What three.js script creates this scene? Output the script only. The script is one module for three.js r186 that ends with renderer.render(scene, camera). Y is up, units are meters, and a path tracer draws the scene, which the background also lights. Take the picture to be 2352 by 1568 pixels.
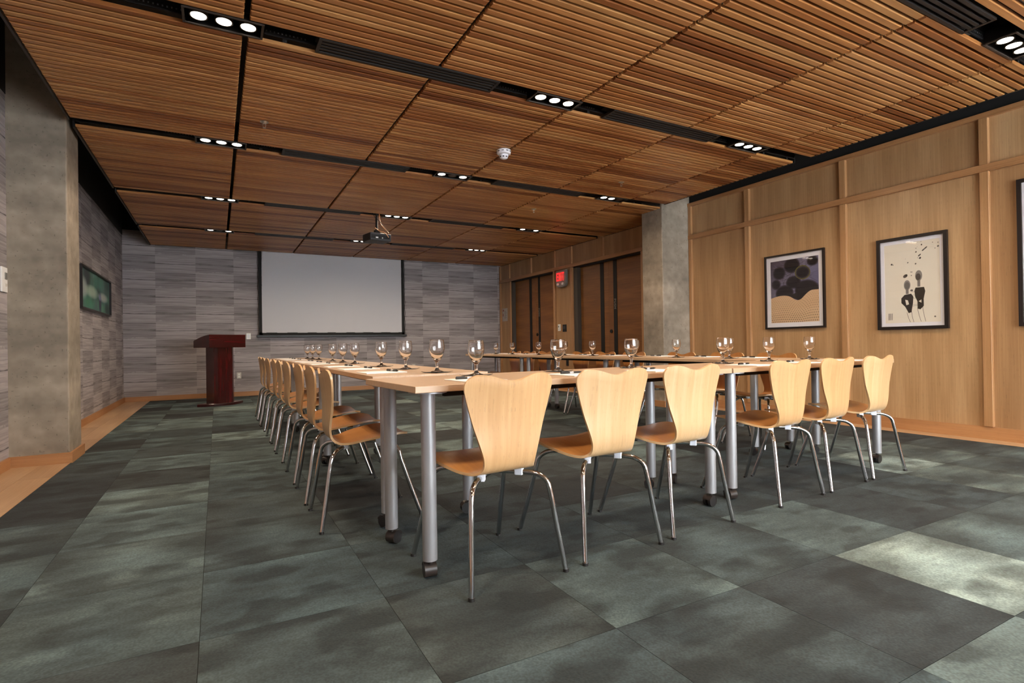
import * as THREE from 'three';
import { RoundedBoxGeometry } from 'three/addons/geometries/RoundedBoxGeometry.js';
import { TextGeometry } from 'three/addons/geometries/TextGeometry.js';
import { FontLoader } from 'three/addons/loaders/FontLoader.js';
import { mergeGeometries } from 'three/addons/utils/BufferGeometryUtils.js';
import { RectAreaLightUniformsLib } from 'three/addons/lights/RectAreaLightUniformsLib.js';

// ---------------------------------------------------------------- camera, sky, exposure
RectAreaLightUniformsLib.init();
const scene = new THREE.Scene();
const renderer = new THREE.WebGLRenderer({ antialias: true });
renderer.toneMapping = THREE.LinearToneMapping;
renderer.toneMappingExposure = 1.72;
renderer.shadowMap.enabled = true;
renderer.shadowMap.type = THREE.PCFSoftShadowMap;

const FOCAL = 1248.47;                                     // pixels, in a 2352 x 1568 frame
const camera = new THREE.PerspectiveCamera(2 * Math.atan(784 / FOCAL) * 180 / Math.PI, 2352 / 1568, 0.05, 60);
{
  const yaw = THREE.MathUtils.degToRad(28.49), pitch = THREE.MathUtils.degToRad(0.298), roll = THREE.MathUtils.degToRad(-0.898);
  const fwd = new THREE.Vector3(Math.sin(yaw) * Math.cos(pitch), Math.sin(pitch), -Math.cos(yaw) * Math.cos(pitch));
  const right = new THREE.Vector3(Math.cos(yaw), 0, Math.sin(yaw));
  const up = new THREE.Vector3().crossVectors(right, fwd);
  const r2 = right.clone().multiplyScalar(Math.cos(roll)).addScaledVector(up, Math.sin(roll));
  const u2 = up.clone().multiplyScalar(Math.cos(roll)).addScaledVector(right, -Math.sin(roll));
  camera.position.set(0, 0.9, 0);
  camera.quaternion.setFromRotationMatrix(new THREE.Matrix4().makeBasis(r2, u2, fwd.clone().negate()));
}
scene.background = new THREE.Color().setRGB(0.90, 0.96, 1.0);   // overcast daylight beyond the windows behind the camera
scene.backgroundIntensity = 13.0;
const LAMP_CD = 2.35;                                        // candela of one downlight
const LAMP_COLOR = new THREE.Color().setRGB(1.0, 0.80, 0.58);

// ---------------------------------------------------------------- numbers of the room (metres, from the photograph)
const XL = -1.43, XC = -1.05, XRC = 5.745, XR = 5.95, ZB = -11.5, ZF = 2.6;
const YC = 2.75, CL = -1.005, CRN = 5.32, CRF = 5.93, YTOP = 3.6;
const SLOT_Z = [0.5, -1.5, -3.475, -5.53, -7.63, -9.68], SLOT_H = 0.085;
const SEAMS = [0.168, 1.324, 2.466, 3.612, 4.735], SEAM_H = 0.015;

// ---------------------------------------------------------------- helpers
function rng(seed) { let a = seed >>> 0; return () => { a = (a + 0x6D2B79F5) >>> 0; let t = Math.imul(a ^ (a >>> 15), 1 | a); t = (t + Math.imul(t ^ (t >>> 7), 61 | t)) ^ t; return ((t ^ (t >>> 14)) >>> 0) / 4294967296; }; }
const clamp = (x, a = 0, b = 1) => Math.min(b, Math.max(a, x)), lerp = (a, b, t) => a + (b - a) * t, sstep = (a, b, x) => { const t = clamp((x - a) / (b - a)); return t * t * (3 - 2 * t); };
const taken = new Map();
function numbered(base) { const n = taken.get(base) || 0; taken.set(base, n + 1); return n ? base + '_' + String(n).padStart(3, '0') : base; }
function shade(o) { o.traverse((m) => { if (m.isMesh) { m.castShadow = true; m.receiveShadow = true; } }); return o; }
function part(name, geo, mat, parent) { const m = new THREE.Mesh(geo, mat); m.name = name; m.castShadow = m.receiveShadow = true; parent.add(m); return m; }
function tag(o, label, category, group) { o.userData.label = label; o.userData.category = category; if (group) o.userData.group = group; return o; }
function thing(name, label, category, pos = [0, 0, 0], turn = 0, group) {
  const g = new THREE.Group(); g.name = numbered(name); g.position.set(...pos); g.rotation.y = turn; scene.add(g);
  return tag(g, label, category, group);
}
function structure(name, label, category) { const g = new THREE.Group(); g.name = name; g.userData.kind = 'structure'; scene.add(g); return tag(g, label, category); }
function copyOf(src, pos, turn, label) { const c = src.clone(); c.name = numbered(src.name.replace(/_\d{3}$/, '')); c.position.set(...pos); c.rotation.y = turn; if (label) c.userData.label = label; scene.add(c); return c; }
const ORD = ['first', 'second', 'third', 'fourth', 'fifth', 'sixth', 'seventh', 'eighth', 'ninth'];

// metre UVs by the dominant axis of the normal; grain (u) runs along the axis given
function metreUV(geo, grain = 'x', off = [0, 0]) {
  const g = geo.index ? geo.toNonIndexed() : geo, p = g.attributes.position, n = g.attributes.normal, uv = new Float32Array(p.count * 2);
  for (let i = 0; i < p.count; i += 3) {
    const ax = [0, 0, 0];
    for (let k = 0; k < 3; k++) { ax[0] += Math.abs(n.getX(i + k)); ax[1] += Math.abs(n.getY(i + k)); ax[2] += Math.abs(n.getZ(i + k)); }
    const d = ax.indexOf(Math.max(...ax)), axes = [0, 1, 2].filter((q) => q !== d), gi = 'xyz'.indexOf(grain);
    let a = axes[0], b = axes[1]; if (b === gi) [a, b] = [b, a];
    for (let k = 0; k < 3; k++) { const v = [p.getX(i + k), p.getY(i + k), p.getZ(i + k)]; uv[(i + k) * 2] = v[a] + off[0]; uv[(i + k) * 2 + 1] = v[b] + off[1]; }
  }
  g.setAttribute('uv', new THREE.BufferAttribute(uv, 2)); return g;
}
const box = (w, h, d, x = 0, y = 0, z = 0, grain = 'x', off) => metreUV(new THREE.BoxGeometry(w, h, d).translate(x, y, z), grain, off);
const span = (x0, x1, y0, y1, z0, z1, grain = 'x', off) => box(x1 - x0, y1 - y0, z1 - z0, (x0 + x1) / 2, (y0 + y1) / 2, (z0 + z1) / 2, grain, off);
const rbox = (w, h, d, r, x = 0, y = 0, z = 0, grain = 'x') => metreUV(new RoundedBoxGeometry(w, h, d, 2, r).translate(x, y, z), grain);
const cyl = (r0, r1, h, x = 0, y = 0, z = 0, seg = 24) => new THREE.CylinderGeometry(r1, r0, h, seg).translate(x, y + h / 2, z);
const tube = (pts, r, seg = 24, rs = 10) => new THREE.TubeGeometry(new THREE.CatmullRomCurve3(pts.map((p) => new THREE.Vector3(...p)), false, 'centripetal'), seg, r, rs, false);
const merge = (a) => mergeGeometries(a.map((g) => { const q = g.index ? g.toNonIndexed() : g; for (const k of Object.keys(q.attributes)) if (!['position', 'normal', 'uv'].includes(k)) q.deleteAttribute(k); return q; }));

// ---------------------------------------------------------------- procedural textures
function noise2(seed, px, py) {                                   // periodic value noise on a px x py lattice
  const r = rng(seed), v = new Float32Array(px * py); for (let i = 0; i < v.length; i++) v[i] = r();
  return (x, y) => { const xi = Math.floor(x), yi = Math.floor(y), fx = x - xi, fy = y - yi, sx = fx * fx * (3 - 2 * fx), sy = fy * fy * (3 - 2 * fy);
    const a = ((xi % px) + px) % px, b = (a + 1) % px, c = ((yi % py) + py) % py, d = (c + 1) % py;
    return lerp(lerp(v[c * px + a], v[c * px + b], sx), lerp(v[d * px + a], v[d * px + b], sx), sy); };
}
function fbm(seed, px, py, oct = 4) { const ns = []; for (let o = 0; o < oct; o++) ns.push(noise2(seed + o * 17, px << o, py << o)); return (u, v) => { let s = 0, a = 0.5, t = 0; for (let o = 0; o < oct; o++) { s += a * ns[o](u * (px << o), v * (py << o)); t += a; a *= 0.5; } return s / t; }; }
function dataTex(w, h, fn, size, srgb = true) {
  const d = new Uint8Array(w * h * 4); const c = [0, 0, 0];
  for (let y = 0; y < h; y++) for (let x = 0; x < w; x++) { fn((x + 0.5) / w, (y + 0.5) / h, c); const i = (y * w + x) * 4; d[i] = clamp(c[0], 0, 255); d[i + 1] = clamp(c[1], 0, 255); d[i + 2] = clamp(c[2], 0, 255); d[i + 3] = 255; }
  const t = new THREE.DataTexture(d, w, h, THREE.RGBAFormat); t.wrapS = t.wrapT = THREE.RepeatWrapping; t.magFilter = THREE.LinearFilter; t.minFilter = THREE.LinearMipmapLinearFilter; t.generateMipmaps = true; t.anisotropy = 8;
  if (srgb) t.colorSpace = THREE.SRGBColorSpace; if (size) t.repeat.set(1 / size[0], 1 / size[1]); t.needsUpdate = true; return t;
}
// wood whose grain runs along u; size in metres [along, across]
function woodTex(seed, lo, hi, size, o = {}) {
  const { w = 512, h = 256, fine = 40, coarse = 5, wav = 0.05 } = o;
  const a = fbm(seed, 2, coarse, 3), b = fbm(seed + 5, 3, fine, 3), c = noise2(seed + 9, 6, 90), wv = fbm(seed + 31, 2, 2, 2), pores = noise2(seed + 77, 24, 200);
  return dataTex(w, h, (u, v, out) => { const vv = v + wav * (wv(u, v) - 0.5); let t = 0.5 * a(u, vv) + 0.38 * b(u, vv) + 0.12 * c(u * 6, vv * 90); t = clamp((t - 0.28) / 0.44); const p = pores(u * 24, vv * 200) > 0.86 ? 0.93 : 1; for (let k = 0; k < 3; k++) out[k] = lerp(lo[k], hi[k], t) * p; }, size);
}
const T = {};
T.cedar = woodTex(11, [152, 103, 60], [194, 145, 92], [1.6, 0.4], { fine: 16, coarse: 4, wav: 0.06 });
T.oak = woodTex(23, [168, 131, 92], [192, 157, 116], [1.4, 0.5], { fine: 60, coarse: 7, wav: 0.015 });
T.oakDark = woodTex(29, [112, 70, 30], [142, 94, 44], [1.2, 0.6], { fine: 40, coarse: 6, wav: 0.03 });
T.maple = woodTex(37, [196, 159, 114], [215, 182, 140], [0.9, 0.42], { fine: 26, coarse: 5, wav: 0.10 });
T.table = woodTex(41, [186, 152, 120], [200, 168, 136], [1.4, 0.5], { fine: 44, coarse: 6, wav: 0.03 });
T.floorOak = woodTex(53, [176, 141, 106], [198, 166, 130], [1.6, 0.4], { fine: 22, coarse: 5, wav: 0.12 });
T.mahogany = woodTex(61, [50, 4, 8], [82, 9, 15], [0.9, 0.4], { fine: 24, coarse: 5 });
{ // concrete
  const a = fbm(71, 3, 3, 5), b = fbm(72, 24, 24, 3), pit = noise2(73, 120, 120), st = fbm(74, 14, 2, 3);
  T.concrete = dataTex(512, 512, (u, v, o) => { let t = 0.5 * a(u, v) + 0.25 * b(u, v) + 0.25 * st(u, v); t = clamp((t - 0.3) / 0.4); const q = pit(u * 120, v * 120) > 0.93 ? 0.82 : 1; o[0] = lerp(124, 178, t) * q; o[1] = lerp(114, 164, t) * q; o[2] = lerp(101, 147, t) * q; }, [1.6, 1.6]);
}
{ // wallpaper print: staggered blocks of grey brush strokes, 0.62 m wide with a 0.60 m repeat, two columns to a tile
  const st = fbm(81, 4, 40, 3), f = fbm(82, 6, 90, 2), wv = fbm(83, 6, 3, 2), lump = fbm(84, 8, 6, 3), rag = fbm(85, 16, 8, 3);
  const STROKES = [[0.012, 0.016, 0.10], [0.085, 0.012, 0.05], [0.205, 0.016, 0.17], [0.235, 0.010, 0.12], [0.33, 0.012, 0.07], [0.385, 0.008, 0.06], [0.555, 0.005, 0.06], [0.60, 0.006, 0.12], [0.655, 0.008, 0.10], [0.735, 0.008, 0.34], [0.90, 0.004, 0.05]];
  T.wallpaper = dataTex(1024, 512, (u, v, o) => {
    const col = u < 0.5 ? 0 : 1, w = wv(u, v) - 0.5, q = rag(u, v), y = (1 - v + col * 0.5) % 1, yw = y + 0.022 * w;
    let L = 0.91; if (y < 0.38 + 0.12 * q) L = 0.815;                       // the darker ground of the upper block ends in a ragged edge
    for (const [c, h, k] of STROKES) if (Math.abs(yw - c) < h * (0.5 + q)) L -= k * (0.4 + lump(u, v + c));
    L += 0.24 * (st(u, v + 0.02 * w) - 0.5) + 0.10 * (f(u, v) - 0.5);
    o[0] = 182 * L; o[1] = 173 * L; o[2] = 174 * L;
  }, [1.24, 0.60]);
}
const CARPET = [];
for (let k = 0; k < 10; k++) {
  const a = fbm(100 + k * 7, 2, 4, 4), b = fbm(101 + k * 7, 4, 16, 3), c = noise2(102 + k * 7, 128, 128), blot = fbm(103 + k * 7, 3, 4, 3), e = fbm(104 + k * 7, 2, 2, 2);
  const r = rng(900 + k), edge = r() * 2 - 1, cross = 0.6 + 0.4 * r(), warm = r();
  CARPET.push(dataTex(256, 256, (u, v, o) => {
    let t = 0.55 + 1.2 * (a(u, v) - 0.5) + 0.4 * (b(u, v) - 0.5) - 0.5 * cross * sstep(0.5, 0.75, blot(u, v)) + 0.32 * edge * (v - 0.5 + 0.3 * (e(u, v) - 0.5));
    t = clamp(t, 0.08, 1.05); const n = 0.86 + 0.28 * c(u * 128, v * 128), L = (0.52 + 0.55 * t) * n * 215, g = e(v, u);
    o[0] = L * lerp(0.93, 1.0, warm * g); o[1] = L * 1.0; o[2] = L * lerp(1.0, 0.93, warm * g);
  }, [1, 1]));
}
{ const c = noise2(151, 200, 200), d = noise2(152, 90, 90); T.pile = dataTex(256, 256, (u, v, o) => { o[0] = o[1] = o[2] = 255 * (0.6 * c(u * 200, v * 200) + 0.4 * d(u * 90, v * 90)); }, [1, 1], false); }
{ const c = noise2(161, 256, 256); T.grainy = dataTex(256, 256, (u, v, o) => { o[0] = o[1] = o[2] = 255 * c(u * 256, v * 256); }, [0.25, 0.25], false); }

// ---------------------------------------------------------------- materials
const std = (o) => new THREE.MeshStandardMaterial(o), phy = (o) => new THREE.MeshPhysicalMaterial(o);
const hex = (r, g, b) => new THREE.Color().setRGB(r / 255, g / 255, b / 255, THREE.SRGBColorSpace);
const M = {
  black: std({ color: hex(14, 13, 13), roughness: 0.75 }), blackSatin: std({ color: hex(22, 20, 20), roughness: 0.42 }), plenum: std({ color: hex(24, 23, 23), roughness: 0.95 }),
  housing: std({ color: hex(30, 27, 25), roughness: 0.28, metalness: 0.6 }), deck: std({ color: hex(104, 100, 95), roughness: 0.9 }), strip: std({ color: hex(9, 8, 8), roughness: 0.6 }), grille: std({ color: hex(24, 20, 18), roughness: 0.55 }), bronze: std({ color: hex(46, 38, 32), roughness: 0.5 }),
  wallpaper: std({ map: T.wallpaper, roughness: 0.8 }), concrete: std({ map: T.concrete, roughness: 0.85, bumpMap: T.concrete, bumpScale: 0.002 }),
  oak: phy({ map: T.oak, roughness: 0.42, clearcoat: 0.15, clearcoatRoughness: 0.4 }), oakBatten: phy({ map: T.oak, color: hex(246, 230, 216), roughness: 0.38, clearcoat: 0.25, clearcoatRoughness: 0.3 }), oakRail: phy({ map: T.oak, color: hex(244, 222, 206), roughness: 0.4, clearcoat: 0.2, clearcoatRoughness: 0.35 }),
  oakDark: phy({ map: T.oakDark, roughness: 0.4, clearcoat: 0.15, clearcoatRoughness: 0.4 }), skirting: std({ map: T.floorOak, color: hex(234, 204, 176), roughness: 0.45 }), 
  maple: phy({ map: T.maple, roughness: 0.34, clearcoat: 0.35, clearcoatRoughness: 0.25 }), table: phy({ map: T.table, roughness: 0.36, clearcoat: 0.25, clearcoatRoughness: 0.3 }),
  chrome: std({ color: new THREE.Color().setRGB(0.62, 0.62, 0.63), metalness: 1, roughness: 0.09 }), silver: std({ color: new THREE.Color().setRGB(0.39, 0.39, 0.405), metalness: 0.55, roughness: 0.42 }),
  rubber: std({ color: hex(34, 32, 32), roughness: 0.4 }), hood: std({ color: hex(48, 40, 36), roughness: 0.35 }), whitePlastic: std({ color: hex(226, 228, 236), roughness: 0.45 }),
  glass: phy({ color: 0xffffff, transmission: 1, thickness: 0.01, ior: 1.5, roughness: 0.0 }), pane: phy({ color: 0xffffff, transmission: 1, thickness: 0, ior: 1.5, roughness: 0 }),
  paper: std({ color: hex(244, 241, 240), roughness: 0.8 }), mat: std({ color: hex(228, 228, 236), roughness: 0.8 }), frame: std({ color: hex(26, 19, 18), roughness: 0.4 }),
  mahogany: phy({ map: T.mahogany, roughness: 0.25, clearcoat: 0.6, clearcoatRoughness: 0.15 }), screen: std({ color: hex(204, 203, 208), roughness: 0.9 }),
  cable: std({ color: hex(214, 150, 104), roughness: 0.5 }), steel: std({ color: new THREE.Color().setRGB(0.62, 0.60, 0.56), metalness: 1, roughness: 0.3 }),  // cable: the orange of the nearby lamplight is put into its colour
  projector: std({ color: hex(58, 58, 62), roughness: 0.5 }), doorFrame: std({ color: hex(70, 64, 58), roughness: 0.5 }), whiteWall: std({ color: hex(205, 200, 192), roughness: 0.85 }), plate: std({ color: hex(236, 236, 234), roughness: 0.4 }),
  greySign: std({ color: hex(120, 120, 118), roughness: 0.45 }), lens: std({ color: 0xffffff, emissive: new THREE.Color().setRGB(1, 0.88, 0.72), emissiveIntensity: 6 }), lensOff: std({ color: hex(90, 80, 70), roughness: 0.3 }),
  exitGlow: std({ color: hex(200, 20, 20), emissive: new THREE.Color().setRGB(0.9, 0.03, 0.03), emissiveIntensity: 0.75 }),
  pullGrey: std({ color: hex(120, 116, 112), roughness: 0.5 }), whiteDot: std({ color: hex(120, 122, 126), roughness: 0.4, metalness: 0.5 }),
};
const font = await new FontLoader().loadAsync('fonts/droid/droid_sans_bold.typeface.json');

// ================================================================ FLOOR
const floor = structure('floor', 'carpet tile floor in grey green tones with oak plank borders', 'floor');
part('slab', span(XL - 0.2, XR + 0.2, -0.2, -0.012, ZB - 0.2, ZF + 0.2), M.plenum, floor);
{
  const r = rng(4242), xe = [XC]; for (let k = 0; k < 11; k++) xe.push(-0.635 + 0.577 * k); xe.push(XRC);
  const ze = []; let z = -1.36 + 0.583 * 6; while (z > ZB) { ze.push(Math.min(z, ZF)); z -= 0.583; } ze.push(ZB);
  // tones seen in the photograph for tiles near the camera: key 'column,row' (row counted from z = -1.36 away from the camera)
  const seen = { '3,-1': .45, '4,-1': .36, '5,-1': .14, '6,-1': .98, '7,-1': .6, '8,-1': .45, '5,-2': .72, '4,-2': .45, '3,-2': .5, '6,-2': .5, '1,0': .24, '2,0': .42, '3,0': .32, '4,0': .5, '5,0': .40, '6,0': .55, '7,0': .25, '8,0': .3, '9,0': .55, '10,0': .4,
    '0,1': .3, '1,1': .5, '2,1': .48, '3,1': .42, '4,1': .36, '5,1': .3, '6,1': .3, '7,1': .2, '8,1': .25, '9,1': .92, '10,1': .55, '11,1': .35, '0,2': .48, '1,2': .55, '2,2': .45, '3,2': .3, '0,3': .44, '1,3': .6, '2,3': .36, '0,4': .12, '1,4': .66, '2,4': .44, '3,4': .4, '0,5': .1, '1,5': .16, '2,5': .62, '3,5': .45, '0,6': .14, '1,6': .55, '2,6': .6, '0,7': .5, '1,7': .3, '2,7': .3, '0,8': .12, '1,8': .5, '2,8': .85, '0,9': .5, '1,9': .3, '2,9': .15, '9,2': .6, '10,2': .6, '10,3': .15, '11,2': .12, '11,3': .2, '8,2': .3 };
  const dark = [42, 45, 49], mid = [80, 91, 95], light = [154, 164, 163], geos = new Map(), mats = new Map();
  for (let j = 0; j + 1 < ze.length; j++) for (let i = 0; i + 1 < xe.length; i++) {
    const w = xe[i + 1] - xe[i], d = ze[j] - ze[j + 1]; if (w < 0.03 || d < 0.03) continue;
    const row = Math.round((-1.36 - ze[j]) / 0.583), rnd = r(), rt = r(), rr = r();
    let t = seen[i + ',' + row]; if (t === undefined) t = Math.pow(rnd, 1.3) * 0.85;
    t = clamp(Math.round(t * 12) / 12);
    const kt = Math.floor(rt * 10), key = kt + '|' + t;
    if (!mats.has(key)) { const a = t < 0.5 ? dark : mid, b = t < 0.5 ? mid : light, q = t < 0.5 ? t * 2 : t * 2 - 1, c = a.map((v, k) => lerp(v, b[k], q) / 0.86); mats.set(key, std({ map: CARPET[kt], color: hex(Math.min(255, c[0]), Math.min(255, c[1]), Math.min(255, c[2])), roughness: 0.95, bumpMap: T.pile, bumpScale: 0.0012 })); }
    const flip = rr > 0.5, gk = w.toFixed(3) + d.toFixed(3) + flip;
    if (!geos.has(gk)) { const g = new THREE.BoxGeometry(w - 0.0016, 0.012, d - 0.0016).translate(0, -0.006, 0); const uv = g.attributes.uv; for (let q = 0; q < uv.count; q++) uv.setXY(q, (flip ? 1 - uv.getX(q) : uv.getX(q)) * w / 0.577, uv.getY(q) * d / 0.583); geos.set(gk, g); }
    const m = part('carpet_tile', geos.get(gk), mats.get(key), floor); m.position.set((xe[i] + xe[i + 1]) / 2, 0, (ze[j] + ze[j + 1]) / 2);
  }
  // oak border planks
  const pm = [0, 1, 2].map((k) => phy({ map: T.floorOak, color: hex(255 - k * 9, 250 - k * 10, 244 - k * 10), roughness: 0.42, clearcoat: 0.15, clearcoatRoughness: 0.4 }));
  for (const [x0, x1, z0] of [[XL, -1.235, 0.9], [-1.235, XC, 0], [XRC, XR, 0.4]]) for (let zz = ZF - z0 * 1.2, k = 0; ; k++) {
    const top = k === 0 ? ZF : zz + 1.9, bot = Math.max(k === 0 ? zz : zz, ZB); part('floor_plank', span(x0 + 0.001, x1 - 0.001, -0.012, 0.001, bot + 0.0012, Math.min(top, ZF) - 0.0012, 'z', [k * 0.37, x0]), pm[k % 3], floor); if (bot <= ZB) break; zz -= 1.9;
  }
}

// ================================================================ WALLS
const wallBack = structure('wall_back', 'wall papered in grey lilac bands behind the projection screen', 'wall');
part('plaster', metreUV(new THREE.BoxGeometry(XR - XL + 0.6, 3.2, 0.15).translate((XL + XR) / 2, 1.4, ZB - 0.075), 'x', [0.951 - 0.62 * 0, 0.12]), M.wallpaper, wallBack);
part('wall_top', span(XL - 0.3, XR + 0.3, 3.0, YTOP, ZB - 0.15, ZB), M.plenum, wallBack);
const wallLeft = structure('wall_left', 'long wall papered in grey lilac bands with black upper part', 'wall');
part('plaster', metreUV(new THREE.BoxGeometry(0.15, 3.11, ZF - ZB).translate(XL - 0.075, 1.355, (ZF + ZB) / 2), 'z', [0.2, 0.3]), M.wallpaper, wallLeft);
part('wall_top', span(XL - 0.15, XL + 0.004, 2.91, YTOP, ZB, ZF), M.plenum, wallLeft);

function baseboard(name, label, pieces) { const g = structure(name, label, 'baseboard'); for (const p of pieces) part('board', p, M.skirting, g); }
baseboard('baseboard_back', 'oak skirting board along the papered wall behind the podium', [span(XL, XR, 0, 0.085, ZB, ZB + 0.018)]);
baseboard('baseboard_left', 'oak skirting board along the long papered wall and around its column', [span(XL, XL + 0.018, 0, 0.085, ZB + 0.02, -6.03, 'z'), span(XL, XL + 0.018, 0, 0.085, -5.55, ZF, 'z'), span(XL, -1.035, 0, 0.085, -5.58, -5.56), span(-1.053, -1.035, 0, 0.085, -6.03, -5.58, 'z')]);

function column(name, label, x0, x1, z0, z1) { const g = structure(name, label, 'column'); part('shaft', metreUV(new RoundedBoxGeometry(x1 - x0, YTOP, z1 - z0, 2, 0.012).translate((x0 + x1) / 2, YTOP / 2, (z0 + z1) / 2), 'y', [x0, z0]), M.concrete, g); return g; }
column('concrete_column', 'bare concrete column in the papered wall beside the green painting', XL - 0.1, -1.055, -6.01, -5.58);
const colR = column('concrete_column_001', 'bare concrete column between the oak panels and the dark doors', 5.42, XR + 0.12, -6.0, -5.593);
part('board', span(5.40, XR, 0, 0.085, -5.593, -5.573), M.skirting, colR);
part('board', span(5.40, 5.42, 0, 0.085, -6.02, -5.593, 'z'), M.skirting, colR);

// right wall: oak veneer panels between battens
const wallRight = structure('wall_right', 'oak veneered wall with battens and a high rail', 'wall');
{
  const bx = XR + 0.02;
  const opens = [[-11.12, -9.16], [-8.60, -6.66]];
  part('wall_body', span(bx, bx + 0.2, -0.1, YTOP, -5.6, ZF), M.plenum, wallRight);
  part('wall_body', span(bx, bx + 0.2, 2.40, YTOP, ZB - 0.15, -5.6), M.plenum, wallRight);
  for (const [a, b] of [[ZB - 0.15, -11.0], [-9.13, -8.485], [-6.58, -5.6]]) part('wall_body', span(bx, bx + 0.2, -0.1, 2.4, a, b), M.plenum, wallRight);
  const r = rng(77), vmat = [0, 1, 2, 3].map((k) => phy({ map: T.oak, color: hex(255 - k * 7, 252 - k * 9, 248 - k * 10), roughness: 0.42, clearcoat: 0.12, clearcoatRoughness: 0.4 }));
  const panel = (z0, z1, y0, y1) => part('panel', span(XR, bx, y0, y1, z0 + 0.002, z1 - 0.002, 'y', [r() * 3, r() * 3]), vmat[Math.floor(r() * 4)], wallRight);
  const batten = (z, y0, y1, w = 0.066) => part('batten', metreUV(new RoundedBoxGeometry(0.04, y1 - y0, w, 2, 0.004).translate(XR - 0.016, (y0 + y1) / 2, z), 'y', [z, z]), M.oakBatten, wallRight);
  const ez = [ZF, 1.49, 0.26, -0.97, -2.196, -3.42, -4.62, -5.593];
  for (let k = 0; k + 1 < ez.length; k++) { panel(ez[k + 1], ez[k], 0.02, 2.38); panel(ez[k + 1], ez[k], 2.38, 2.86); }
  for (let k = 1; k + 1 < ez.length; k++) { batten(ez[k], 0.115, 2.345); batten(ez[k], 2.408, 2.815); }
  batten(-5.565, 0.115, 2.345, 0.05); batten(-5.565, 2.408, 2.815, 0.05);
  part('rail', metreUV(new RoundedBoxGeometry(0.044, 0.062, ZF + 5.593, 2, 0.003).translate(XR - 0.018, 2.377, (ZF - 5.593) / 2), 'z'), M.oakRail, wallRight);
  part('top_trim', span(XR - 0.04, XR + 0.02, 2.815, 2.86, -5.593, ZF, 'z'), M.oakRail, wallRight);
  part('wall_top', span(XR - 0.002, XR + 0.02, 2.86, YTOP, -5.593, ZF), M.plenum, wallRight);
  // the far stretch with the doors
  for (const [a, b] of [[ZB, -10.97], [-9.13, -8.485], [-6.58, -6.0]]) panel(a, b, 0.02, 2.36);
  const fz = [ZB, -11.02, -10.04, -9.11, -8.53, -7.57, -6.0];
  for (let k = 0; k + 1 < fz.length; k++) panel(fz[k], fz[k + 1], 2.36, 2.80);
  for (let k = 1; k + 1 < fz.length; k++) batten(fz[k], 2.41, 2.74, 0.06);
  batten(ZB + 0.03, 0.115, 2.345, 0.05); batten(ZB + 0.03, 2.41, 2.74, 0.05);
  batten(-10.985, 0.0, 2.345, 0.06); batten(-9.12, 0.0, 2.345, 0.05); batten(-8.51, 0.0, 2.345, 0.06); batten(-6.56, 0, 2.345, 0.05);
  part('rail', metreUV(new RoundedBoxGeometry(0.044, 0.062, -6.0 - ZB, 2, 0.003).translate(XR - 0.018, 2.377, (ZB - 6.0) / 2), 'z'), M.oakRail, wallRight);
}
baseboard('baseboard_right', 'oak skirting board along the oak panelled wall', [span(XR - 0.016, XR, 0, 0.112, -5.593, ZF, 'z'), span(XR - 0.016, XR, 0, 0.1, -9.13, -8.485, 'z'), span(XR - 0.016, XR, 0, 0.1, ZB, -10.97, 'z')]);

// doors: pairs of dark oak leaves with black pull strips
function doorPair(name, label, z0, z1, edges, knobZ) {
  const g = structure(name, label, 'door'), dx = 6.03, [a, s0, s1, mid, t0, t1, b] = edges;
  part('door_frame', span(XR, dx + 0.14, 0, 2.345, z0, a, 'y'), M.doorFrame, g);
  part('door_frame', span(XR, dx + 0.14, 0, 2.345, b, z1, 'y'), M.oakDark, g);
  part('door_head', span(XR, dx + 0.14, 2.325, 2.40, z0, z1, 'z'), M.black, g);
  part('door_back', span(dx + 0.05, dx + 0.14, 0, 2.33, a, b), M.plenum, g);
  const leaf = (p, q) => part('leaf', span(dx, dx + 0.045, 0.008, 2.322, p + 0.0015, q - 0.0015, 'z', [p, q]), M.oakDark, g);
  leaf(a, s0); leaf(s1, mid); leaf(mid, t0); leaf(t1, b);
  for (const [p, q] of [[s0, s1], [t0, t1]]) part('pull_strip', span(dx - 0.006, dx + 0.04, 0.008, 2.322, p, q), M.strip, g);
  const kn = part('lock', new THREE.CylinderGeometry(0.03, 0.032, 0.018, 24).rotateZ(Math.PI / 2), M.black, g); kn.position.set(dx - 0.008, 1.10, knobZ);
  const tg = new TextGeometry('PUSH', { font, size: 0.052, depth: 0.002, curveSegments: 4 }); tg.computeBoundingBox(); const bb = tg.boundingBox;
  tg.translate(-(bb.min.x + bb.max.x) / 2, -(bb.min.y + bb.max.y) / 2, 0).rotateZ(-Math.PI / 2).rotateY(-Math.PI / 2);
  const lt = part('push_lettering', tg, M.pullGrey, g); lt.position.set(dx - 0.008, 1.57, (t0 + t1) / 2);
}
doorPair('door_1', 'pair of dark oak doors beside the papered wall', -10.97, -9.13, [-10.90, -10.265, -10.171, -10.007, -9.899, -9.828, -9.16], -9.952);
doorPair('door_2', 'pair of dark oak doors beside the concrete column', -8.485, -6.58, [-8.36, -7.765, -7.666, -7.533, -7.402, -7.31, -6.62], -7.473);

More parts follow.
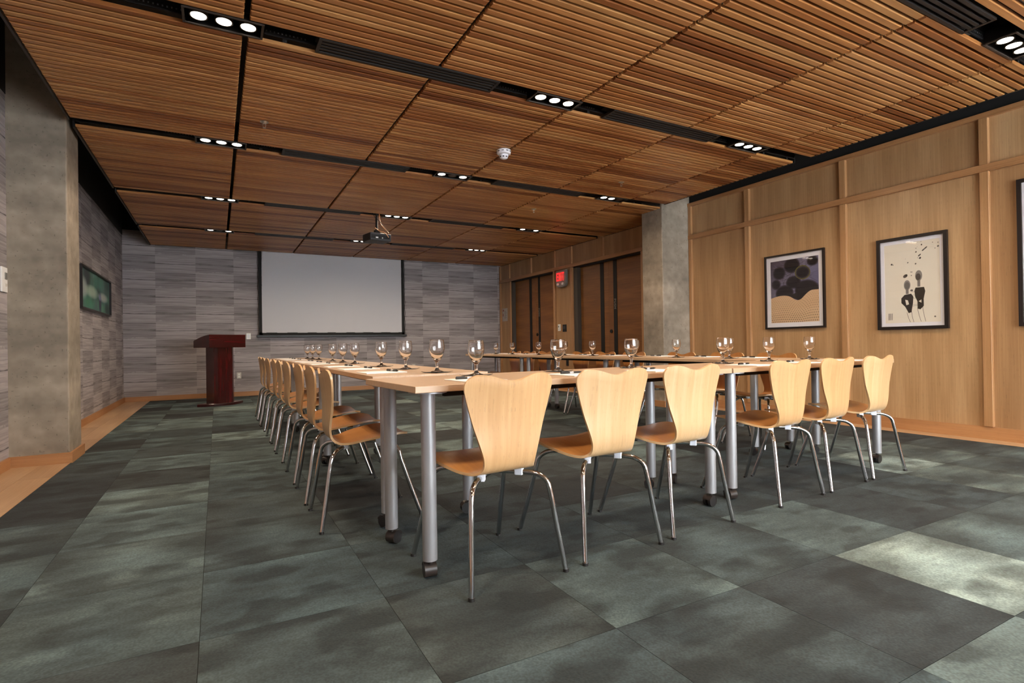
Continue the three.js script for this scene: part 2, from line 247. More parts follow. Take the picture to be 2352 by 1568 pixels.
// wall behind the camera with the windows that light the room
const wallFront = structure('wall_front', 'window wall opposite the projection screen', 'wall');
const WINS = [[1.1, 2.6], [2.8, 4.2], [4.4, 5.8]], WY0 = 0.45, WY1 = 2.55;
part('plaster', span(XL - 0.15, XR + 0.2, -0.1, WY0, ZF, ZF + 0.2), M.whiteWall, wallFront);
part('plaster', span(XL - 0.15, XR + 0.2, WY1, YTOP, ZF, ZF + 0.2), M.whiteWall, wallFront);
{ let x = XL - 0.15; for (const [a, b] of [...WINS, [XR + 0.2, 0]]) { part('pier', span(x, a, WY0, WY1, ZF, ZF + 0.2), M.whiteWall, wallFront); x = b; } }
WINS.forEach(([a, b], k) => {
  const g = structure('window_' + (k + 1), 'tall window with dark frame in the window wall', 'window'), c = (a + b) / 2;
  for (const q of [span(a, a + 0.05, WY0, WY1, ZF + 0.06, ZF + 0.13), span(b - 0.05, b, WY0, WY1, ZF + 0.06, ZF + 0.13), span(a, b, WY0, WY0 + 0.05, ZF + 0.06, ZF + 0.13), span(a, b, WY1 - 0.05, WY1, ZF + 0.06, ZF + 0.13), span(c - 0.02, c + 0.02, WY0, WY1, ZF + 0.06, ZF + 0.13)]) part('window_frame', q, M.bronze, g);
  part('pane', span(a + 0.05, c - 0.02, WY0 + 0.05, WY1 - 0.05, ZF + 0.09, ZF + 0.096), M.pane, g);
  part('pane', span(c + 0.02, b - 0.05, WY0 + 0.05, WY1 - 0.05, ZF + 0.09, ZF + 0.096), M.pane, g);
});

// ================================================================ CEILING
const ceiling = structure('ceiling', 'suspended ceiling of cedar slats with black light slots', 'ceiling');
part('deck', span(XL - 0.2, XR + 0.2, YTOP, YTOP + 0.2, ZB - 0.2, ZF + 0.2), M.deck, ceiling);
{
  const rows = [];                                             // [z far, z near]
  let near = ZF; for (const s of SLOT_Z) { rows.push([s + SLOT_H, near]); near = s - SLOT_H; } rows.push([-11.40, near]);
  const PITCH = 0.0602, SW = 0.0425, SHT = 0.022;
  const tones = [[255, 250, 246], [244, 230, 216], [226, 204, 184], [250, 242, 230], [206, 176, 150], [238, 218, 198], [172, 136, 108], [255, 255, 250]].map((c) => hex(...c));
  const slatMats = tones.map((c) => phy({ map: T.cedar, color: c, roughness: 0.38, clearcoat: 0.12, clearcoatRoughness: 0.35 }));
  const restMat = phy({ map: T.cedar, vertexColors: true, roughness: 0.38, clearcoat: 0.12, clearcoatRoughness: 0.35 });
  const geoOf = new Map();
  function slatGeo(L, v) {
    const k = L.toFixed(3) + '|' + v; if (geoOf.has(k)) return geoOf.get(k);
    const h = SW / 2, c = 0.0038, e = 0.005, pos = [];          // section: chamfered lower edges, chamfered lower ends
    const sec = [[-h, SHT], [-h, c], [-h + c, 0], [h - c, 0], [h, c], [h, SHT]];
    const ring = (s) => sec.map(([z, y]) => [s * (L / 2 - (y < c ? e : 0)), y, z]);
    const A = ring(-1), B = ring(1), quad = (a, b, c2, d) => { pos.push(...a, ...b, ...c2, ...a, ...c2, ...d); };
    for (let i = 0; i < 6; i++) { const j = (i + 1) % 6; quad(A[i], A[j], B[j], B[i]); }
    for (let i = 1; i < 5; i++) { pos.push(...A[0], ...A[i + 1], ...A[i]); pos.push(...B[0], ...B[i], ...B[i + 1]); }
    const g = new THREE.BufferGeometry(); g.setAttribute('position', new THREE.Float32BufferAttribute(pos, 3)); g.computeVertexNormals();
    const n = g.attributes.normal; let bad = 0; for (let i = 0; i < n.count; i++) { const y = g.attributes.position.getY(i); if (y < 0.001 && n.getY(i) > 0.5) bad++; }
    if (bad) { const p = g.attributes.position.array; for (let i = 0; i < p.length; i += 9) for (let q = 0; q < 3; q++) { const t = p[i + 3 + q]; p[i + 3 + q] = p[i + 6 + q]; p[i + 6 + q] = t; } g.computeVertexNormals(); }
    metreUV(g, 'x', [v * 0.41, v * 0.137]); geoOf.set(k, g); return g;
  }
  const slats = [], r = rng(3131);
  rows.forEach(([z0, z1], ri) => {
    const n = Math.floor((z1 - z0 + 0.0177) / PITCH), right = z1 > -5.5 ? CRN : CRF, xs = [CL, ...SEAMS, right], start = z1 - ((z1 - z0) - (n * PITCH - 0.0177)) / 2 - SW / 2;
    for (let c = 0; c + 1 < xs.length; c++) {
      const a = xs[c] + (c ? (c === 1 ? SEAM_H : 0.010) : 0), b = xs[c + 1] - (c + 2 < xs.length ? (c === 0 ? SEAM_H : 0.010) : 0);
      let run = 0, tone = 0;
      for (let k = 0; k < n; k++) { if (run-- <= 0) { tone = Math.floor(r() * 8); run = r() < 0.4 ? 1 : 0; } slats.push({ x: (a + b) / 2, L: b - a, z: start - k * PITCH, tone, v: Math.floor(r() * 6), dy: (r() - 0.5) * 0.001 }); }
      for (const fx of [0.18, 0.82]) part('carrier', span(lerp(a, b, fx) - 0.012, lerp(a, b, fx) + 0.012, YC + SHT + 0.0005, YC + 0.045, z0 + 0.01, z1 - 0.01, 'z'), M.black, ceiling);
    }
    part('edge_fascia', span(CL - 0.016, CL - 0.002, YC - 0.012, YC + 0.09, z0, z1), M.blackSatin, ceiling);
    part('edge_fascia', span(right + 0.002, right + 0.014, YC + 0.0, YC + 0.09, z0, z1), M.black, ceiling);
  });
  // the 300 that show largest are meshes of their own, the others one part
  for (const s of slats) { const v = new THREE.Vector3(s.x, YC, s.z).applyMatrix4(camera.matrixWorld.clone().compose(camera.position, camera.quaternion, new THREE.Vector3(1, 1, 1)).invert()); const w = -v.z; s.inView = w > 0.3 && Math.abs(v.x / w) < 0.94 + 0.6 / w && v.y / w < 0.66; s.d = w; }
  const ranked = slats.filter((s) => s.inView).sort((p, q) => p.d - q.d), own = new Set(ranked.slice(0, 300));
  const rest = [];
  for (const s of slats) {
    if (own.has(s)) { const m = part('slat', slatGeo(s.L, s.v), slatMats[s.tone], ceiling); m.position.set(s.x, YC + s.dy, s.z); }
    else { const g = slatGeo(s.L, s.v).clone().translate(s.x, YC + s.dy, s.z), n = g.attributes.position.count, col = new Float32Array(n * 3), c = tones[s.tone]; for (let i = 0; i < n; i++) { col[i * 3] = c.r; col[i * 3 + 1] = c.g; col[i * 3 + 2] = c.b; } g.setAttribute('color', new THREE.BufferAttribute(col, 3)); rest.push(g); }
  }
  const rm = part('slat_field', mergeGeometries(rest), restMat, ceiling); rm.userData.kind = 'stuff';
  // slots: black channels above the gaps between the slat fields
  SLOT_Z.forEach((s, i) => {
    const right = s > -5.0 ? CRN : s > -6 ? 5.41 : CRF;
    const q = [span(CL, right, YC + 0.17, YC + 0.18, s - SLOT_H, s + SLOT_H), span(CL, right, YC + 0.04, YC + 0.18, s - SLOT_H - 0.01, s - SLOT_H), span(CL, right, YC + 0.04, YC + 0.18, s + SLOT_H, s + SLOT_H + 0.01)];
    part('light_slot', merge(q), M.black, ceiling);
    // perforated side strip in the open stretches
    const dots = []; for (let x = CL + 0.1; x < right - 0.1; x += 0.022) if (Math.abs(((x - 0.055 + 22.2) % 2.22) - 1.11) > 0.66) dots.push(new THREE.BoxGeometry(0.007, 0.009, 0.003).translate(x, YC + 0.062, s - SLOT_H + 0.002));
    part('perforated_strip', span(CL, right, YC + 0.045, YC + 0.085, s - SLOT_H, s - SLOT_H + 0.0015), M.blackSatin, ceiling);
    const d = part('perforations', merge(dots), M.whiteDot, ceiling); d.userData.kind = 'stuff';
  });
}

// recessed fixtures of three downlights and black air grilles in the slots
const FX = [0.055, 2.29, 4.495], SLOT_WORD = ['window end', 'first', 'second', 'third', 'fourth', 'fifth'];
const OFF = { '3,1': [1], '3,2': [2], '4,2': [1], '5,0': [1] };
{
  const COLW = ['on the papered wall side', 'over the room middle', 'on the oak panel side'];
  SLOT_Z.forEach((s, i) => FX.forEach((x, c) => {
    const lab = i === 0 ? 'three lamp downlight in the slot by the windows, ' + COLW[c] : 'three lamp downlight in ' + ORD[5 - i] + ' slot from the screen, ' + COLW[c];
    const g = thing('ceiling_light', lab, 'ceiling light', [x, YC, s], 0, 'three lamp downlights in the ceiling slots');
    const W = 0.39, D = 0.15;
    part('housing', merge([span(-W / 2, W / 2, 0.075, 0.085, -D / 2, D / 2), span(-W / 2, W / 2, 0.0, 0.075, -D / 2 - 0.006, -D / 2), span(-W / 2, W / 2, 0.0, 0.075, D / 2, D / 2 + 0.006), span(-W / 2 - 0.006, -W / 2, 0, 0.075, -D / 2, D / 2), span(W / 2, W / 2 + 0.006, 0, 0.075, -D / 2, D / 2)]), M.housing, g);
    part('rim', merge([span(-W / 2 - 0.01, W / 2 + 0.01, -0.004, 0.004, -D / 2 - 0.008, -D / 2 + 0.002), span(-W / 2 - 0.01, W / 2 + 0.01, -0.004, 0.004, D / 2 - 0.002, D / 2 + 0.008), span(-W / 2 - 0.01, -W / 2 + 0.002, -0.004, 0.004, -D / 2, D / 2), span(W / 2 - 0.002, W / 2 + 0.01, -0.004, 0.004, -D / 2, D / 2)]), M.bronze, g);
    [-0.125, 0, 0.125].forEach((dx, k) => {
      const off = (OFF[i + ',' + c] || []).includes(k);
      const lamp = part('lamp', new THREE.LatheGeometry([[0.0, 0.011], [0.040, 0.011], [0.043, 0.006], [0.047, 0.006], [0.048, 0.075], [0, 0.075]].map((p) => new THREE.Vector2(...p)), 28), M.bronze, g); lamp.position.x = dx;
      const lens = part('lens', new THREE.CylinderGeometry(0.039, 0.039, 0.004, 28).translate(0, 0.0085, 0), off ? M.lensOff : M.lens, lamp);
      if (!off) { const l = new THREE.SpotLight(LAMP_COLOR, LAMP_CD, 0, 1.46, 1.0, 2); l.position.set(x + dx, YC + 0.002, s); l.target.position.set(x + dx, 0, s); l.castShadow = true; l.shadow.radius = 1.7; l.name = 'downlight'; scene.add(l, l.target); }
    });
  }));
  const GX = [[0.56, 1.78], [2.80, 4.02]];
  SLOT_Z.forEach((s, i) => { if (i === 0) return; GX.forEach(([a, b], c) => {
    const g = thing('air_grille', 'black slotted air grille in the ' + ORD[5 - i] + ' ceiling slot from the screen, ' + (c ? 'towards the oak panels' : 'towards the papered wall'), 'air grille', [(a + b) / 2, YC, s], 0, 'air grilles in the ceiling slots'), L = b - a;
    part('grille_frame', merge([span(-L / 2, L / 2, -0.002, 0.012, -0.085, -0.066), span(-L / 2, L / 2, -0.002, 0.012, 0.066, 0.085), span(-L / 2, -L / 2 + 0.02, -0.002, 0.012, -0.066, 0.066), span(L / 2 - 0.02, L / 2, -0.002, 0.012, -0.066, 0.066)]), M.grille, g);
    for (const z of [-0.036, 0, 0.036]) part('louver', span(-L / 2 + 0.02, L / 2 - 0.02, 0, 0.02, z - 0.009, z + 0.009), M.grille, g);
    part('duct', span(-L / 2, L / 2, 0.06, 0.07, -0.08, 0.08), M.plenum, g);
  }); });
}

// ================================================================ TABLES
const TL = 1.83, TW = 0.61, TH = 0.75;
function makeTable() {
  const g = thing('conference_table', '', 'table', [0, 0, 0], 0, 'folding tables set out in a U');
  part('tabletop', rbox(TL, 0.026, TW, 0.0025, 0, TH - 0.013, 0, 'x'), M.table, g);
  part('under_frame', merge([span(-TL / 2 + 0.16, TL / 2 - 0.16, TH - 0.052, TH - 0.026, -0.21, -0.19), span(-TL / 2 + 0.16, TL / 2 - 0.16, TH - 0.052, TH - 0.026, 0.19, 0.21), span(-TL / 2 + 0.2, -TL / 2 + 0.23, TH - 0.048, TH - 0.026, -0.2, 0.2), span(TL / 2 - 0.23, TL / 2 - 0.2, TH - 0.048, TH - 0.026, -0.2, 0.2)]), M.black, g);
  let k = 0;
  for (const sx of [-1, 1]) for (const sz of [-1, 1]) {
    const x = sx * (TL / 2 - 0.085), z = sz * (TW / 2 - 0.085), a = 0.5 + k++ * 0.9;
    part('mounting_plate', new THREE.CylinderGeometry(0.075, 0.075, 0.006, 24).translate(x, TH - 0.029, z), M.silver, g);
    const leg = part('leg', cyl(0.0285, 0.0285, TH - 0.032 - 0.070, 0, 0.070, 0, 28), M.silver, g); leg.position.set(x, 0, z);
    const c = Math.cos(a), s = Math.sin(a), rot = new THREE.Matrix4().makeRotationY(a), ox = 0.014;
    const wheels = merge([new THREE.CylinderGeometry(0.028, 0.028, 0.017, 28).rotateX(Math.PI / 2).translate(ox, 0.028, 0.0145), new THREE.CylinderGeometry(0.028, 0.028, 0.017, 28).rotateX(Math.PI / 2).translate(ox, 0.028, -0.0145)]).applyMatrix4(rot);
    part('caster_wheel', wheels, M.rubber, leg);
    const hoodShape = new THREE.Shape(); hoodShape.absarc(ox, 0.028, 0.0315, 0.3, Math.PI * 1.2, false); hoodShape.absarc(ox, 0.028, 0.0285, Math.PI * 1.2, 0.3, true);
    part('caster_hood', merge([new THREE.ExtrudeGeometry(hoodShape, { depth: 0.048, bevelEnabled: false, curveSegments: 14 }).translate(0, 0, -0.024), cyl(0.009, 0.009, 0.018, 0, 0.054, 0, 12)]).applyMatrix4(rot), M.hood, leg);
  }
  return g;
}
const table0 = makeTable();
const FR = 0.058;                                             // the cross row stands slightly askew
const rowPt = (d, back, y = 0) => [0.638 + d * Math.cos(FR) - back * Math.sin(FR), y, -1.927 - d * Math.sin(FR) - back * Math.cos(FR)];
const LX = 0.648 + TW / 2, RX = 3.62 + TW / 2;
{
  const spots = [
    [rowPt(TL / 2, TW / 2), FR, 'maple topped table in the cross row, on the papered wall side'],
    [rowPt(TL * 1.5 + 0.012, TW / 2), FR, 'maple topped table in the cross row, on the oak panel side'],
  ];
  for (let k = 0; k < 3; k++) spots.push([[LX, 0.008, -2.59 - TL / 2 - k * (TL + 0.012)], Math.PI / 2, 'maple topped table in the row along the papered wall, ' + ORD[2 - k] + ' from the podium']);
  for (let k = 0; k < 3; k++) spots.push([[RX, 0, -2.765 - TL / 2 - k * (TL + 0.02)], Math.PI / 2, 'maple topped table in the row along the oak panels, ' + ORD[2 - k] + ' from the screen']);
  spots.forEach(([p, t, l], i) => { if (i) copyOf(table0, p, t, l); else { table0.position.set(...p); table0.rotation.y = t; table0.userData.label = l; } });
}

// ================================================================ CHAIRS
function shellGeometry() {
  // profile of the seat and back: [z, y, half width]
  const P = [[-0.200, 0.428, 0.120], [-0.196, 0.431, 0.150], [-0.180, 0.436, 0.180], [-0.150, 0.440, 0.200], [-0.090, 0.437, 0.208], [-0.010, 0.425, 0.203], [0.060, 0.414, 0.184], [0.115, 0.409, 0.155], [0.155, 0.414, 0.132], [0.180, 0.434, 0.117], [0.191, 0.470, 0.119], [0.195, 0.530, 0.137], [0.198, 0.600, 0.160], [0.203, 0.665, 0.180], [0.209, 0.715, 0.194], [0.213, 0.742, 0.199], [0.216, 0.758, 0.197], [0.218, 0.772, 0.187], [0.219, 0.782, 0.172], [0.220, 0.788, 0.150]];
  const cz = new THREE.CatmullRomCurve3(P.map((p) => new THREE.Vector3(p[2], p[1], p[0])), false, 'centripetal');
  const N = 60, Mx = 16, c = [], th = 0.0055, tm = [];
  for (let i = 0; i <= N; i++) { const q = i < 48 ? i / 48 * 0.8 : 0.8 + (i - 48) / 12 * 0.2; tm.push(q); }
  let prev = null, s = 0;
  const grid = tm.map((t) => {
    const p = cz.getPoint(t); if (prev) s += Math.hypot(p.y - prev.y, p.z - prev.z); prev = p; const row = [];
    const back = sstep(0.45, 0.6, p.y) * sstep(0.12, 0.18, p.z), seat = 1 - sstep(0.02, 0.15, p.z);
    for (let j = 0; j <= Mx; j++) {
      const u = j / Mx * 2 - 1, wave = sstep(0.58, 0.76, p.y) * sstep(0.15, 0.19, p.z);
      const nu = clamp(Math.abs(u) / 0.86);
      row.push({ x: u * p.x, y: p.y + 0.010 * seat * u * u - 0.025 * wave * (0.5 + 0.5 * Math.cos(Math.PI * nu)), z: p.z - 0.020 * back * (p.x / 0.2) * (p.x / 0.2) * u * u, s });
    } return row;
  });
  const nrm = grid.map((row, i) => row.map((_, j) => { const a = grid[Math.max(0, i - 1)][j], b = grid[Math.min(N, i + 1)][j], d = row[Math.max(0, j - 1)], e = row[Math.min(Mx, j + 1)]; return new THREE.Vector3(b.x - a.x, b.y - a.y, b.z - a.z).cross(new THREE.Vector3(e.x - d.x, e.y - d.y, e.z - d.z)).normalize(); }));
  const pos = [], nor = [], uv = [], idx = [];
  const put = (i, j, side) => { const p = grid[i][j], n = nrm[i][j]; pos.push(p.x + n.x * th * side, p.y + n.y * th * side, p.z + n.z * th * side); };
  for (const side of [1, -1]) { const base = pos.length / 3; for (let i = 0; i <= N; i++) for (let j = 0; j <= Mx; j++) { put(i, j, side); const n = nrm[i][j]; nor.push(n.x * side, n.y * side, n.z * side); uv.push(grid[i][j].s, grid[i][j].x + (side > 0 ? 0 : 0.5)); }
    for (let i = 0; i < N; i++) for (let j = 0; j < Mx; j++) { const a = base + i * (Mx + 1) + j, b = a + 1, d = a + Mx + 1, e = d + 1; if (side > 0) idx.push(a, d, b, b, d, e); else idx.push(a, b, d, b, e, d); } }
  const loop = []; for (let j = 0; j <= Mx; j++) loop.push([0, j]); for (let i = 1; i <= N; i++) loop.push([i, Mx]); for (let j = Mx - 1; j >= 0; j--) loop.push([N, j]); for (let i = N - 1; i > 0; i--) loop.push([i, 0]);
  const base = pos.length / 3, edgeN = loop.map(([i, j], k) => { const [i0, j0] = loop[(k + loop.length - 1) % loop.length], [i1, j1] = loop[(k + 1) % loop.length], a = grid[i0][j0], b = grid[i1][j1]; return new THREE.Vector3(b.x - a.x, b.y - a.y, b.z - a.z).cross(nrm[i][j]).normalize(); });
  const probe = loop.findIndex(([i, j]) => j === Mx && i === 12), out = edgeN[probe].x > 0 ? 1 : -1;
  loop.forEach(([i, j], k) => { for (const sd of [1, -1]) { put(i, j, sd); nor.push(edgeN[k].x * out, edgeN[k].y * out, edgeN[k].z * out); uv.push(k * 0.012, sd * 0.003); } });
  for (let k = 0; k < loop.length; k++) { const a = base + k * 2, b = base + ((k + 1) % loop.length) * 2; if (out > 0) idx.push(a, a + 1, b, b, a + 1, b + 1); else idx.push(a, b, a + 1, b, b + 1, a + 1); }
  const P3 = (q) => new THREE.Vector3(pos[q * 3], pos[q * 3 + 1], pos[q * 3 + 2]);
  for (let q = 0; q < idx.length; q += 3) { const a = P3(idx[q]), fn = P3(idx[q + 1]).sub(a).cross(P3(idx[q + 2]).sub(a)), vn = new THREE.Vector3(nor[idx[q] * 3], nor[idx[q] * 3 + 1], nor[idx[q] * 3 + 2]); if (fn.dot(vn) < 0) { const t = idx[q + 1]; idx[q + 1] = idx[q + 2]; idx[q + 2] = t; } }
  const g = new THREE.BufferGeometry(); g.setAttribute('position', new THREE.Float32BufferAttribute(pos, 3)); g.setAttribute('normal', new THREE.Float32BufferAttribute(nor, 3)); g.setAttribute('uv', new THREE.Float32BufferAttribute(uv, 2));
  const nf = N * Mx * 6, pick = (ix) => { const q = g.clone(); q.setIndex(ix); return q.toNonIndexed(); };
  return { face: pick(idx.slice(0, nf)), rear: pick(idx.slice(nf)) };
}
const shellMats = [0, 1, 2, 3].map((k) => { const t = T.maple.clone(); t.offset.set(k * 0.31, k * 0.27); t.needsUpdate = true; const c = [[255, 250, 244], [255, 244, 232], [252, 240, 226], [255, 252, 248]][k]; return phy({ map: t, color: hex(...c), roughness: 0.34, clearcoat: 0.35, clearcoatRoughness: 0.25 }); });
const faceMat = phy({ map: T.maple, color: hex(230, 188, 138), roughness: 0.32, clearcoat: 0.4, clearcoatRoughness: 0.22 });  // honey finish, darkened further to carry the shade cast by the tabletops
function makeChair() {
  const g = thing('shell_chair', '', 'chair', [0, 0, 0], 0, 'plywood shell chairs around the tables');
  const sg = shellGeometry(); part('shell', sg.rear, shellMats[0], g); part('shell_face', sg.face, faceMat, g).userData.label = 'honey coloured face veneer, darkened for table shade';
  for (const s of [-1, 1]) {
    const rear = part('leg', tube([[s * 0.02, 0.392, 0.07], [s * 0.088, 0.388, 0.118], [s * 0.145, 0.378, 0.165], [s * 0.172, 0.352, 0.192], [s * 0.181, 0.30, 0.204], [s * 0.196, 0.16, 0.226], [s * 0.213, 0.006, 0.252]], 0.0105, 36, 12), M.chrome, g);
    part('foot_glide', cyl(0.0125, 0.0118, 0.012, s * 0.2135, 0, 0.2525, 14), M.rubber, rear);
    const front = part('leg', tube([[s * 0.02, 0.398, -0.01], [s * 0.095, 0.402, -0.062], [s * 0.148, 0.395, -0.108], [s * 0.174, 0.366, -0.138], [s * 0.184, 0.31, -0.152], [s * 0.198, 0.16, -0.20], [s * 0.215, 0.006, -0.252]], 0.0105, 36, 12), M.chrome, g);
    part('foot_glide', cyl(0.0125, 0.0118, 0.012, s * 0.2155, 0, -0.2525, 14), M.rubber, front);
    const cl = part('clamp', rbox(0.034, 0.034, 0.03, 0.004), M.whitePlastic, g); cl.position.set(s * 0.088, 0.392, 0.118); cl.rotation.y = -s * 0.9;
    const cf = part('clamp', rbox(0.034, 0.03, 0.03, 0.004), M.whitePlastic, g); cf.position.set(s * 0.095, 0.405, -0.062); cf.rotation.y = s * 0.9;
  }
  part('mounting_plate', rbox(0.09, 0.012, 0.15, 0.003, 0, 0.400, 0.03), M.chrome, g);
  return g;
}
const chair0 = makeChair(); let chairN = 0;
function placeChair(p, turn, label) { const c = chairN ? copyOf(chair0, p, turn, label) : chair0; if (!chairN) { c.position.set(...p); c.rotation.y = turn; c.userData.label = label; } c.children[0].material = shellMats[(chairN * 7 + 1) % 4]; chairN++; return c; }

// place settings
function lathe(pts, seg = 32) { return new THREE.LatheGeometry(pts.map((p) => new THREE.Vector2(p[0], p[1])), seg); }
const gobletGeo = lathe([[0.0001, 0.0], [0.0335, 0.0], [0.0345, 0.0015], [0.0335, 0.003], [0.024, 0.006], [0.013, 0.011], [0.0085, 0.019], [0.0075, 0.028], [0.0078, 0.038], [0.0095, 0.046], [0.0085, 0.050], [0.012, 0.056], [0.022, 0.069], [0.031, 0.084], [0.0375, 0.102], [0.0405, 0.120], [0.0405, 0.138], [0.0385, 0.156], [0.0365, 0.169], [0.0357, 0.1698], [0.0350, 0.169], [0.0370, 0.156], [0.0389, 0.138], [0.0388, 0.120], [0.0357, 0.103], [0.0290, 0.087], [0.0195, 0.074], [0.008, 0.067], [0.0001, 0.0655]], 48);
function napkinGeo() { const g = new THREE.BoxGeometry(0.118, 0.0014, 0.118, 12, 1, 12), p = g.attributes.position; for (let i = 0; i < p.count; i++) { const x = p.getX(i) / 0.059, z = p.getZ(i) / 0.059; p.setY(i, p.getY(i) + 0.0009 + 0.009 * Math.pow(Math.max(0, Math.abs(x * z) - 0.25), 2)); } g.computeVertexNormals(); return g; }
const napGeo = napkinGeo(), padGeo = rbox(0.185, 0.004, 0.22, 0.0006, 0, 0.002, 0);
let nPad = 0; const proto = {};
function put(kind, make, p, turn, label) { if (!proto[kind]) { proto[kind] = make(); proto[kind].position.set(...p); proto[kind].rotation.y = turn; proto[kind].userData.label = label; return proto[kind]; } return copyOf(proto[kind], p, turn, label); }
const mk = {
  goblet: () => { const g = thing('water_goblet', '', 'glass', [0, 0, 0], 0, 'water goblets on the tables'); part('goblet', gobletGeo, M.glass, g); return g; },
  coaster: () => { const m = new THREE.Mesh(napGeo, std({ color: hex(26, 25, 27), roughness: 0.8 })); m.name = numbered('paper_coaster'); m.castShadow = m.receiveShadow = true; scene.add(m); return tag(m, '', 'coaster', 'black coasters under the goblets'); },
  pad: () => { const g = thing('notepad', '', 'notepad', [0, 0, 0], 0, 'notepads at the places'); part('sheets', padGeo, M.paper, g); return g; },
  pen: () => { const g = thing('pen', '', 'pen', [0, 0, 0], 0, 'pens on the notepads'); const rot = (q) => q.rotateZ(Math.PI / 2); part('barrel', rot(new THREE.CylinderGeometry(0.005, 0.0052, 0.115, 12)).translate(0, 0.005, 0), M.blackSatin, g); part('tip', rot(new THREE.CylinderGeometry(0.005, 0.0015, 0.016, 12)).translate(0.0655, 0.005, 0), M.black, g); part('clip', box(0.04, 0.002, 0.004, -0.036, 0.011, 0), M.blackSatin, g); part('printed_band', rot(new THREE.CylinderGeometry(0.0053, 0.0053, 0.024, 12)).translate(0.006, 0.005, 0), std({ color: hex(176, 176, 180), roughness: 0.4 }), g); return g; },
};
const rp = rng(555);
function placeSetting(seat, glassAt, turn, where, y) {
  const fwd = [-Math.sin(turn), -Math.cos(turn)], j = () => (rp() - 0.5) * 0.02, py = y + 0.0006;
  const px = seat[0], pz = seat[1], a = turn + (rp() - 0.5) * 0.1;
  put('pad', mk.pad, [px, py, pz], a + 0.02, 'white notepad ' + where);
  put('pen', mk.pen, [px + fwd[0] * 0.05 + j(), py + 0.004, pz + fwd[1] * 0.05 + j()], turn + 0.12 + (rp() - 0.5) * 0.3, 'black pen ' + where);
  put('coaster', mk.coaster, [glassAt[0], py + 0.0003, glassAt[1]], turn + 0.5 + (rp() - 0.5) * 0.5, 'black coaster ' + where);
  put('goblet', mk.goblet, [glassAt[0], py + 0.0022, glassAt[1]], rp() * 6, 'empty goblet ' + where);
}
{ // cross row, facing the screen
  const cx = [0.967, 1.506, 2.017, 2.847, 3.35, 3.87], gx = [1.115, 1.612, 2.149, 2.985, 3.50, 4.02];
  const words = cx.map((_, k) => ORD[k] + ' cross row place from the papered wall');
  cx.forEach((x, k) => {
    placeChair([x, 0, -2.03 - 0.066 * (x - 0.967)], FR + [0.03, -0.02, 0.0, 0.01, 0.03, 0.0][k], 'maple plywood shell chair at the ' + words[k]);
    const d = (x - 0.638), pz = rowPt(d, 0.15), gz = [gx[k], -2.425 - FR * (gx[k] - 1.1)];
    placeSetting([pz[0], pz[2]], gz, FR, 'at the ' + words[k], TH);
  });
}
{ // row along the papered wall, seats facing the oak panels (+x)
  const cz = [-2.96, -3.51, -4.05, -4.82, -5.36, -5.88, -6.66, -7.19, -7.72], gz = [-2.70, -3.24, -3.80, -4.64, -5.13, -5.64, -6.48, -6.93, -7.36];
  cz.forEach((z, k) => {
    const w = 'at the ' + ORD[8 - k] + ' papered wall place from the podium';
    placeChair([0.69, 0, z], -Math.PI / 2 + ((k * 37) % 7 - 3) * 0.008, 'maple plywood shell chair ' + w);
    placeSetting([0.648 + 0.135, z + 0.03], [1.015, gz[k]], -Math.PI / 2, w, TH + 0.008);
  });
}
{ // row along the oak panels, seats facing the papered wall (-x)
  const cz = [-3.13, -3.66, -4.25, -5.0, -5.54, -6.06, -6.98, -7.47, -7.94], gz = [-3.21, -3.82, -4.40, -5.14, -5.72, -6.35, -7.10, -7.65, -8.18];
  cz.forEach((z, k) => {
    const w = 'at the ' + ORD[8 - k] + ' oak panel side place from the screen';
    placeChair([4.165, 0, z], Math.PI / 2 + ((k * 29) % 7 - 3) * 0.008, 'maple plywood shell chair ' + w);
    placeSetting([4.23 - 0.135, z - 0.03], [3.86, gz[k]], Math.PI / 2, w, TH);
  });
}

// ================================================================ PODIUM
{
  const g = thing('podium', 'dark red mahogany podium with slanted top by the papered wall', 'podium', [0.045, 0, -9.92], 0.50);
  const es = new THREE.Shape(); es.moveTo(-0.36, 0); es.quadraticCurveTo(0, 0.33, 0.36, 0); es.quadraticCurveTo(0, -0.33, -0.36, 0);
  part('base', new THREE.ExtrudeGeometry(es, { depth: 0.03, bevelEnabled: true, bevelSize: 0.008, bevelThickness: 0.006, bevelSegments: 2, curveSegments: 24 }).rotateX(-Math.PI / 2).translate(0, 0.006, 0), M.mahogany, g);
  const cs = new THREE.Shape(); cs.moveTo(-0.16, -0.13); cs.lineTo(0.16, -0.13); cs.lineTo(0.16, 0.10); cs.lineTo(0.12, 0.14); cs.lineTo(-0.12, 0.14); cs.lineTo(-0.16, 0.10); cs.closePath();
  part('column', metreUV(new THREE.ExtrudeGeometry(cs, { depth: 0.885, bevelEnabled: false }).rotateX(-Math.PI / 2).scale(1, 1, -1).translate(0, 0.04, 0), 'y'), M.mahogany, g);
  const tp = new THREE.Shape(); tp.moveTo(-0.24, 0); tp.lineTo(0.22, 0); tp.lineTo(0.22, 0.195); tp.quadraticCurveTo(0.02, 0.185, -0.24, 0.105); tp.closePath();
  const top = new THREE.ExtrudeGeometry(tp, { depth: 0.58, bevelEnabled: true, bevelSize: 0.004, bevelThickness: 0.004, bevelSegments: 1, curveSegments: 16 }).translate(0, 0, -0.29).rotateY(-Math.PI / 2).translate(0, 0.925, 0);
  part('top', metreUV(top, 'x'), M.mahogany, g);
  part('reading_ledge', box(0.56, 0.02, 0.016, 0, 1.037, -0.236), M.mahogany, g);
  part('switch_box', rbox(0.012, 0.07, 0.05, 0.003, 0.164, 0.36, 0.0), M.black, g);
  g.traverse((m) => { if (m.isMesh && m.geometry.attributes.normal) m.geometry.computeVertexNormals(); });
}

